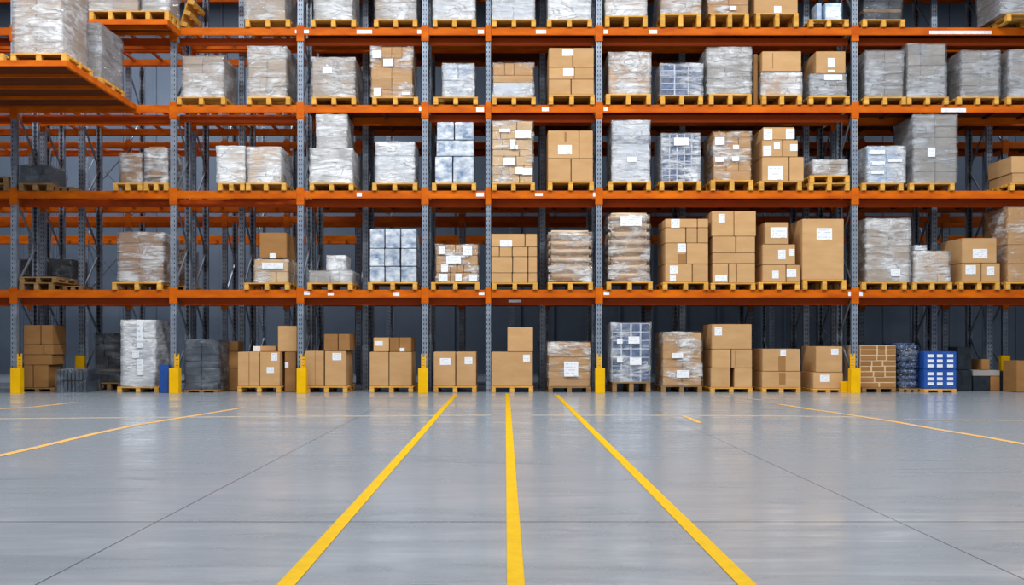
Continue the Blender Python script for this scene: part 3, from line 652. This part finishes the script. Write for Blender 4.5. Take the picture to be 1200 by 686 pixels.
Wr(1, 6, (505, 562), 511, 560, 287, [(1.3, [1, 1.6, 1, 2]), (1.1, [1.4, 1.8, 2]), (1, [2, 1, 1, 2]), (1.2, [2, 1, 2, 1])], CB, 'film_clear', 'tan cartons dotted with seven white labels', 'tan labelled cartons',
   [(514, 288, 521, 298), (542.5, 288, 553, 299.5), (523, 300, 540, 309), (517, 310, 525, 319), (514, 321, 524.5, 330), (533.5, 321, 541, 330), (550, 322, 559, 330)], seamgap=.012)
P(1, 7, 576.5, 630, 'unwrapped brown cartons', .15)
stack(1, 7, [(274, 289.5, [(575.5, 615), (615.5, 629.5)]), (289.5, 301, [(575.5, 585), (585.3, 600), (600.4, 618.5), (619, 629.5)]), (301, 320, [(575.5, 600.5), (601, 618.5), (619, 629.5)]), (320, 332, [(575.5, 600), (600.5, 618.5), (619, 629.5)])],
      [(586, 282, 600, 289.4)], base=zb)
Wr(1, 8, (642, 695), 643.5, 693, 273, R(6, 1), 'sacking', 'film_clear', 'cream and tan bags in six layers', 'cream and tan bags', kind='sack')
Wr(1, 9, (711, 765), 714, 761, 252.5, R(8, 1), 'sacking', 'film_clear', 'taller cream and tan bags, slightly ragged', 'taller cream tan bags', [(727, 253.5, 752, 265)], kind='sack', h=.17)
P(1, 10, 777, 830.5, 'labelled brown cartons')
stack(1, 10, [(256.5, 267, [(779.5, 817), (817.4, 830)]), (267, 285, [(779.5, 803.5), (804, 817), (817.4, 830)]), (285, 309.5, [(779.5, 804), (804.5, 830)]), (309.5, 332, [(779.5, 811), (811.5, 830)])],
      [(786.5, 257, 796.5, 267), (794, 285.5, 803.8, 296), (785, 311.5, 794, 321), (785, 322, 792, 330)], base=LZ[1] + PH + .002, tapes=[(794.5, 804, 298, 309)])
P(1, 11, 833, 885.5, 'large brown cartons', .145)
stack(1, 11, [(247.5, 277, [(834, 860), (860.3, 886)]), (277, 296.5, [(835, 862), (862.5, 885)]), (296.5, 309, [(835, 885)]), (309, 332, [(835, 853.5), (854, 863), (863.4, 885)])],
      [(842, 251, 849.5, 261), (838, 323, 852, 330)], base=LZ[1] + .147)
P(1, 12, 889, 937.5, 'stepped labelled cartons')
stack(1, 12, [(260.5, 286.5, [(896.5, 924.5)]), (286.5, 310.5, [(893.5, 932)]), (310.5, 331, [(893.5, 921), (921.5, 937.5)])],
      [(903, 266.5, 922, 279), (912, 293, 920.5, 304), (925, 292, 931, 300), (905, 317.5, 912.5, 326.5), (921.8, 315.5, 933, 325)], base=LZ[1] + PH + .002)
P(1, 13, 941, 992, 'largest single brown carton', .21)
carton(940, 989, 256.5, LZ[1] + .212, DP + .03, 'largest brown carton with one white label, ' + spot(1, 13), CB, 1.08, [(957, 267.5, 975, 281.5)])
Wr(1, 14, (1010, 1063), 1016, 1066, 257, [(.5, 3), (1, 1), (.8, 2), (1.2, 2), (1.9, 1)], T, 'film_light', 'silver white wrapped load with tan base', 'silver white load', [(1044, 316, 1055, 324)], amp=.02)
Wr(1, 15, (1069.5, 1116), 1072, 1112, 295, [(1, [1.5, 2]), (1, [2, 1.5]), (1, [1, 2]), (1, [2, 1])], 'sacking', 'film_light', 'low white and tan mottled packages', 'white and tan packages', amp=.015)
wrapped('wrapped_load', 1072.5, 1085, 288, PZ(295, DP + .035) + .03, DP + .06, [(1, 1)], WH, 'film_light', 'small white package on the mottled load on lowest shelf', depth=.5, amp=.006)
P(1, 16, 1124, 1172, 'carton over two labelled cartons', .17)
stack(1, 16, [(279, 308.5, [(1127, 1168)]), (308.5, 330, [(1127, 1149.5), (1150, 1172)])], [(1140, 292, 1157, 303), (1131.5, 311, 1143.5, 321.5), (1157, 312.5, 1165, 323)], base=LZ[1] + .172)
Wr(1, 17, (1179, 1234), 1181, 1232, 243, R(4, 1), CB, 'film_clear', 'tall brown wrapped carton column at right edge', 'tall brown column')

# ---- loads on the floor
FP = dict(h=.125)
zf = .128
def stackf(n, rows, labels=(), D=DP + .1, **k): return stack(0, n, rows, labels, D=D, **k)
D1 = 22.1
P(0, 1, 22, 64, 'shaded brown cartons', .08, D=D1 - .03, wood='old_wood', depth=.68)
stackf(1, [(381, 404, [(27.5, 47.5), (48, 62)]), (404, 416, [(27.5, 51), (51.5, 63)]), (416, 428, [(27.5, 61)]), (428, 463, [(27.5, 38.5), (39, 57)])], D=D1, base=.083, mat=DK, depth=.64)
c = wrapped('bottle_bundle', 66, 101, 433, .012, 21.6, R(2, 8), 'smoke_plastic', 'film_smoke', 'black shrink-wrapped bottle packs beside the shaded brown cartons, ' + spot(0, 2), depth=.7, seamgap=.02, kind='bottle_pack')
link('tray', box_mesh('tray', 'bare_steel', PX(101, 21.6) - PX(66, 21.6), .72, .010, .002), c, (0, 0, -.012))
c = wrapped('wrapped_load', 112, 143, 391, .163, 22.9, [(1, 3), (1, 3), (1.2, 2), (.2, 1, 'old_wood'), (1, 2)], 'black_plastic', 'film_smoke', 'dark crates standing in shade, ' + spot(0, 3), depth=.9, kind='crate')
P(0, 3, 112, 143, 'dark crates', D=22.88, wood='old_wood', depth=1.0)
P(0, 4, 137, 186, 'silver wrapped load', .115, D=21.75)
wrapped('wrapped_load', 143, 181, 376, .118, 21.78, R(7, 2), SV, 'film_milky', 'tall silver wrapped load with white label strips, ' + spot(0, 4), labels=[(160, 377, 168, 408), (155, 410, 163, 420), (160, 421, 168, 440)], amp=.02)
b = carton(186.5, 197.5, 427.5, .001, 21.55, 'small bright blue plastic box left of the second column guard', 'blue_plastic', .19, kind='plastic_box', cat='box', group='blue plastic boxes')
P(0, 5, 216, 256, 'smoke-wrapped load', .06, wood='old_wood', D=21.72, depth=.8)
wrapped('wrapped_load', 217, 256, 398.5, .063, 21.75, R(7, 2), 'smoke_plastic', 'film_smoke', 'dark grey smoke-wrapped load, ' + spot(0, 5), amp=.02, depth=.75)
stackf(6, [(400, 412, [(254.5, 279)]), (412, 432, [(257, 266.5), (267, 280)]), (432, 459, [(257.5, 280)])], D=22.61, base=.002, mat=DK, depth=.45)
P(0, 7, 278, 329, 'pair of tall brown cartons', **FP)
stackf(7, [(412.5, 454, [(278.5, 304), (304.4, 328)])], [(318, 414, 325, 423), (312.5, 430.5, 321, 437.5)], D=DP + .03, base=zf, tapes=[(291.5, 292.3, 413, 453)])
ztop = PZ(412.5, DP + .03)
carton(296, 323.5, 405.5, ztop + .002, DP + .5, 'flat brown carton with a white end lying on the seventh load on the floor', CB, .5, [(297, 406, 305, 412)])
carton(325.5, 348, 382, PZ(412.5, DP + .03), 21.95 + .0, 'tall brown carton standing upright at right of ' + spot(0, 7), CB, .4)
carton(333.5, 347, 412.5, .002, 21.95, 'dark brown carton with white sticker under the upright carton, left of third column guard', DK, 1.0, [(334, 425, 338, 431)])
P(0, 8, 357.5, 407, 'pair of brown cartons', **FP)
stackf(8, [(411.5, 454, [(357, 379.5), (380.5, 405.5)])], [(389.5, 414, 400, 422.5)], D=DP + .03, base=zf, tapes=[(369, 369.7, 412, 453)])
z8 = PZ(411.5, DP + .03) + .002
carton(379.5, 396, 391.5, z8, DP + .05, 'brown carton lying on top, left of the upper pair, ' + spot(0, 8), DK, .9)
carton(396.4, 410, 391.5, z8, DP + .05, 'brown carton lying on top, right of the upper pair, ' + spot(0, 8), DK, .9)
P(0, 9, 433, 484, 'pair of brown cartons', **FP)
stackf(9, [(412.5, 454, [(433, 455.5), (456, 482.5)])], (), D=DP + .03, base=zf)
z9 = PZ(412.5, DP + .03) + .002
for a, b, l, w in ((437.5, 456, [(440, 400, 448.5, 405.5)], 'brown carton with white label on top, left of upper three'), (456.4, 467.5, (), 'brown carton on top, middle of upper three'), (468, 482, [(468.5, 408, 474, 412)], 'brown carton with low label on top, right of upper three')):
    carton(a, b, 395.5, z9, DP + .05, w + ', ' + ORD[9] + ' floor load', DK if a > 456 else CB, .95, l)
P(0, 10, 508, 558.5, 'labelled pair of cartons', **FP)
stackf(10, [(412.5, 454, [(508, 533.7), (534.4, 558)])], [(515.5, 420, 528, 428), (544.5, 419, 553.5, 427)], D=DP + .03, base=zf)
P(0, 11, 575.5, 625, 'wide plain carton', **FP)
carton(575.5, 624.5, 412.5, zf, DP + .03, 'wide brown carton with label at its right edge, bottom of ' + ORD[11] + ' floor load', CB, 1.05, [(613, 416, 621, 424)])
carton(594.5, 624.8, 383.5, PZ(412.5, DP + .03) + .001, DP + .03, 'plain brown carton on top right of the wide carton, ' + ORD[11] + ' floor load', CB, .95)
Wr(0, 12, (642.5, 692.5), 643, 691.5, 401.5, R(6, 1), CB, 'film_clear', 'tan wrapped cartons with large white label', 'tan wrapped cartons', [(661, 424, 677.5, 441.5)], h=.12, amp=.02, wood='old_wood')
Wr(0, 13, (717.5, 762.5), 717, 762, 379, R(7, 4), 'navy_plastic', 'film_glint', 'tall blue black crates with white labels', 'tall blue crates', [(736.5, 394.5, 749.5, 403), (738, 419.5, 751.5, 428), (723, 397, 729.5, 403), (723, 419.5, 729.5, 425)], h=.215, seamgap=.03, kind='crate', liner=WH, wood='old_wood')
Wr(0, 14, (775, 823), 777, 822, 390, R(6, [1, 1]), CB, 'film_clear', 'brown wrapped cartons with two white labels', 'brown wrapped cartons', [(787.5, 414, 800.5, 420), (793, 434, 808, 443)], h=.14, amp=.02, wood='old_wood')
P(0, 15, 832.5, 882, 'plain brown carton stack', .1, wood='pallet_wood')
stackf(15, [(380, 409.5, [(834, 881)]), (409.5, 431.5, [(834, 856.5), (857, 881.5)]), (431.5, 455, [(833, 856), (860.5, 881.5)])], [(837.5, 384, 846, 393.5)], D=DP + .03, base=.102, tapes=[(861, 861.6, 411, 430)])
P(0, 16, 893, 938.5, 'two-tier taped cartons', .1)
stackf(16, [(409, 435.5, [(893.5, 938)]), (435.5, 455, [(893, 938.5)])], [(914.5, 410, 921, 417.5)], D=DP + .03, base=.102, tapes=[(912, 920.5, 418, 435), (913, 920.5, 437, 451)])
P(0, 17, 953, 988, 'two cartons by the yellow block', .075)
stackf(17, [(406, 436.5, [(956, 987.5)]), (436.5, 457, [(953, 988)])], [(974, 409, 982.5, 416), (961, 439.5, 972.5, 448)], D=DP + .03, base=.077)
Wr(0, 18, (1010, 1050), 1008, 1050.5, 404.5, [(.8, [2, 1, 1.2]), (1, [2, 1, 1.2]), (1, [1.7, 1, 1]), (1, [1.2, 1.1, 1.4]), (1, [1, 1.2, 1]), (1, [1.2, 1, 1]), (1, [1.2, 1.8]), (1, [1.8, 1.6])], DK, None, 'low tan bundles edged in pale paper', 'low tan bundles', h=.1, seamgap=.03, liner=PL, kind='bundle', wood='old_wood', amp=.008)
P(0, 19, 1054, 1076, 'dark blue bagged load', .07, wood='old_wood', D=21.9)
wrapped('wrapped_load', 1054, 1074.5, 405, .073, 21.93, R(7, 2), 'navy_plastic', 'film_smoke', 'dark blue black wrapped load, ' + spot(0, 19), amp=.015, kind='sack')
P(0, 20, 1083, 1121, 'bright blue crates', .07)
blue = []
for ri, (yt, yb) in enumerate(((412, 433), (433, 456))):
    for ci, (a, b) in enumerate(((1082.5, 1121),)):
        zb2 = .073 if ri == 1 else PZ(433, DP + .03)
        c = carton(a, b, yt, zb2, DP + .03, ('upper', 'lower')[ri] + ' bright blue crate with white patches, ' + spot(0, 20), 'blue_plastic', .95,
               [(x0, yt + dy, x0 + wd, yt + dy + hh) for x0, wd in ((1087, 7), (1098, 6.5), (1110, 7)) for dy, hh in ((3.5, 3.6), (9.5, 3.5), (15.2, 3.5))], kind='crate', cat='crate', group='bright blue crates')
# shaded odds and ends at the far right of the floor
DR = 22.4
carton(1122, 1139, 406.5, PZ(434, DR), DR + .1, 'black box on dark slabs at far right of the floor', 'black_plastic', .5, group='dark goods at far right', cat='box', kind='plastic_box')
carton(1118.5, 1139, 434, .002, DR, 'black box at the bottom, right of the bright blue crates', 'black_plastic', .55, group='dark goods at far right', cat='box', kind='plastic_box')
carton(1140, 1172, 434, PZ(441, DR), DR, 'flat grey slab lying across dark boxes at far right', GR, .55, group='dark goods at far right', cat='slab', kind='flat_carton')
carton(1172.5, 1189, 435, PZ(446, DR), DR, 'flat black slab right of the grey slab at far right', 'black_plastic', .55, group='dark goods at far right', cat='slab', kind='flat_carton')
carton(1140, 1160, 441, .002, DR, 'dark box under the flat grey slab, left one', 'black_plastic', .55, group='dark goods at far right', cat='box', kind='plastic_box')
carton(1160.5, 1172, 441, .002, DR, 'dark brown carton under the flat grey slab, right one', DK, .55, group='dark goods at far right')
carton(1172.5, 1188, 446, .002, DR, 'dark box under the flat black slab at far right', 'black_plastic', .55, group='dark goods at far right', cat='box', kind='plastic_box')
carton(1191, 1215, 423, .002, 21.75, 'brown carton cut by the right edge on the floor', DK, .6, group='loose brown cartons')
carton(1150, 1160, 421, PZ(434, DR), DR + .2, 'small dark carton on the flat grey slab', DK, .5, group='dark goods at far right')

# ---- the forward platform at upper left, and the overhanging bay
def platform(x0, x1, y0, y1, z, label):
    t = empty('rack_platform', ((x0 + x1) / 2, y0, z), label, 'rack platform')
    w = x1 - x0; d = y1 - y0
    bm = bmesh.new(); n = int(d / .18); s = d / n
    for i in range(n): bm_box(bm, -w / 2 + .05, w / 2 - .05, i * s + .004, (i + 1) * s - .004, -.04, -.001)
    link('deck', mesh_of(bm, 'deck', 'rust_deck'), t)
    fb = bmesh.new(); bm_box(fb, -w / 2, w / 2, -.04, 0, -.11, -.001); link('edge_beam', mesh_of(fb, 'edge_beam', 'orange_paint', .004), t)
    for s_ in (-1, 1):
        fb = bmesh.new(); bm_box(fb, -.03, .03, 0, d, -.12, -.001); link('edge_beam', mesh_of(fb, 'edge_beam', 'orange_paint', .004), t, (s_ * (w / 2 - .03), 0, 0))
    for hx in (-.25, .25):
        fb = bmesh.new(); bm_box(fb, -.06, .06, d - .005, d + .0455, -.10, -.02); link('hook', mesh_of(fb, 'hook', 'orange_paint', .003), t, (hx * w, 0, 0))
    m = max(2, int(d / .75))
    for i in range(1, m + 1):
        fb = bmesh.new(); bm_box(fb, -w / 2 + .06, w / 2 - .06, -.03, .03, -.10, -.041); link('joist', mesh_of(fb, 'joist', 'orange_paint'), t, (0, d * i / m - .05, 0))
    return t
platform(-13.4, -7.8, 18.35, 21.74, 6.12, 'orange shelf platform jutting towards the viewer at upper left')
pallet(12, 78, 18.42, 6.121, 'wooden pallet near the front edge of the jutting platform', .15, 1.2)
wrapped('wrapped_load', 16, 71, -45, 6.275, 18.46, R(8, [1.1, 1.2]), T, 'film_light', 'tall brown and white wrapped load nearest on the jutting platform', depth=1.15, amp=.02)
pallet(60, 120, 20.1, 6.121, 'wooden pallet towards the back of the jutting platform', .15, 1.2)
wrapped('wrapped_load', 62, 117, 28, 6.275, 20.15, R(5, [1.1, 1.2]), GR, 'film_grey', 'grey wrapped load second on the jutting platform', depth=1.15, amp=.02)
pallet(-60, 4, 18.42, 6.121, 'wooden pallet cut by the left edge on the jutting platform', .15, 1.2)
platform(PX(102, 21.0), PX(197.5, 21.0), 20.98, 21.74, 7.68, 'small orange ledge jutting from the top shelf at left')
pallet(104, 198, 21.0, 7.681, 'long wooden pallet on the jutting ledge of the top shelf', .19, 1.5 - .78 + .0, nb=5)
wrapped('wrapped_load', 103, 161.5, -28, 7.875, 21.03, R(3, 2), T, 'film_light', 'grey wrapped cartons on the jutting ledge, left one', depth=.68)
wrapped('wrapped_load', 166, 197, -28, 7.875, 21.03, R(3, 1), GR, 'film_light', 'grey wrapped cartons on the jutting ledge, right one', depth=.68)

# ------------------------------------------------------------------ light
def area(name, loc, size, power, rot=(0, 0, 0), color=(1, 1, 1)):
    l = bpy.data.lights.new(name, 'AREA'); l.shape = 'RECTANGLE'; l.size, l.size_y = size; l.energy = power; l.color = color
    o = bpy.data.objects.new(name, l); COL.objects.link(o); o.location = loc; o.rotation_euler = rot; return o
for y, p in ((1, 240), (8, 450), (15, 670)):
    for x in (-15, -5, 5, 15): area('ceiling_lamp', (x, y, 12.3), (7, 0.9), p * (1.1 if abs(x) < 9 else 0.75), color=(0.97, 0.985, 1.0))
for x, p in ((-13, 480), (-8, 480), (0, 15), (15, 200)): area('aisle_lamp', (x, 29.0, 12.2), (6, 0.5), p, color=(0.92, 0.96, 1.0))
w = bpy.data.worlds.new('World'); SC.world = w; w.use_nodes = True
bg = w.node_tree.nodes['Background']; bg.inputs[0].default_value = (0.93, 0.96, 1.0, 1); bg.inputs[1].default_value = 0.3

# ------------------------------------------------------------------ camera
cam = bpy.data.cameras.new('camera'); co = bpy.data.objects.new('camera', cam); COL.objects.link(co)
co.location = (0, 0, HC); co.rotation_euler = (math.pi / 2, 0, 0)
cam.sensor_fit = 'HORIZONTAL'; cam.sensor_width = 36; cam.lens = 36
cam.shift_x = 10 / 1200; cam.shift_y = 57 / 1200; cam.clip_end = 200
SC.camera = co
vs = SC.view_settings; SC.display_settings.display_device = 'sRGB'
vs.view_transform = 'Standard'; vs.look = 'None'; vs.gamma = 1; vs.use_curve_mapping = False; vs.exposure = 0.55
SC.cycles.use_denoising = True; SC.cycles.transparent_max_bounces = 16; SC.cycles.max_bounces = 8
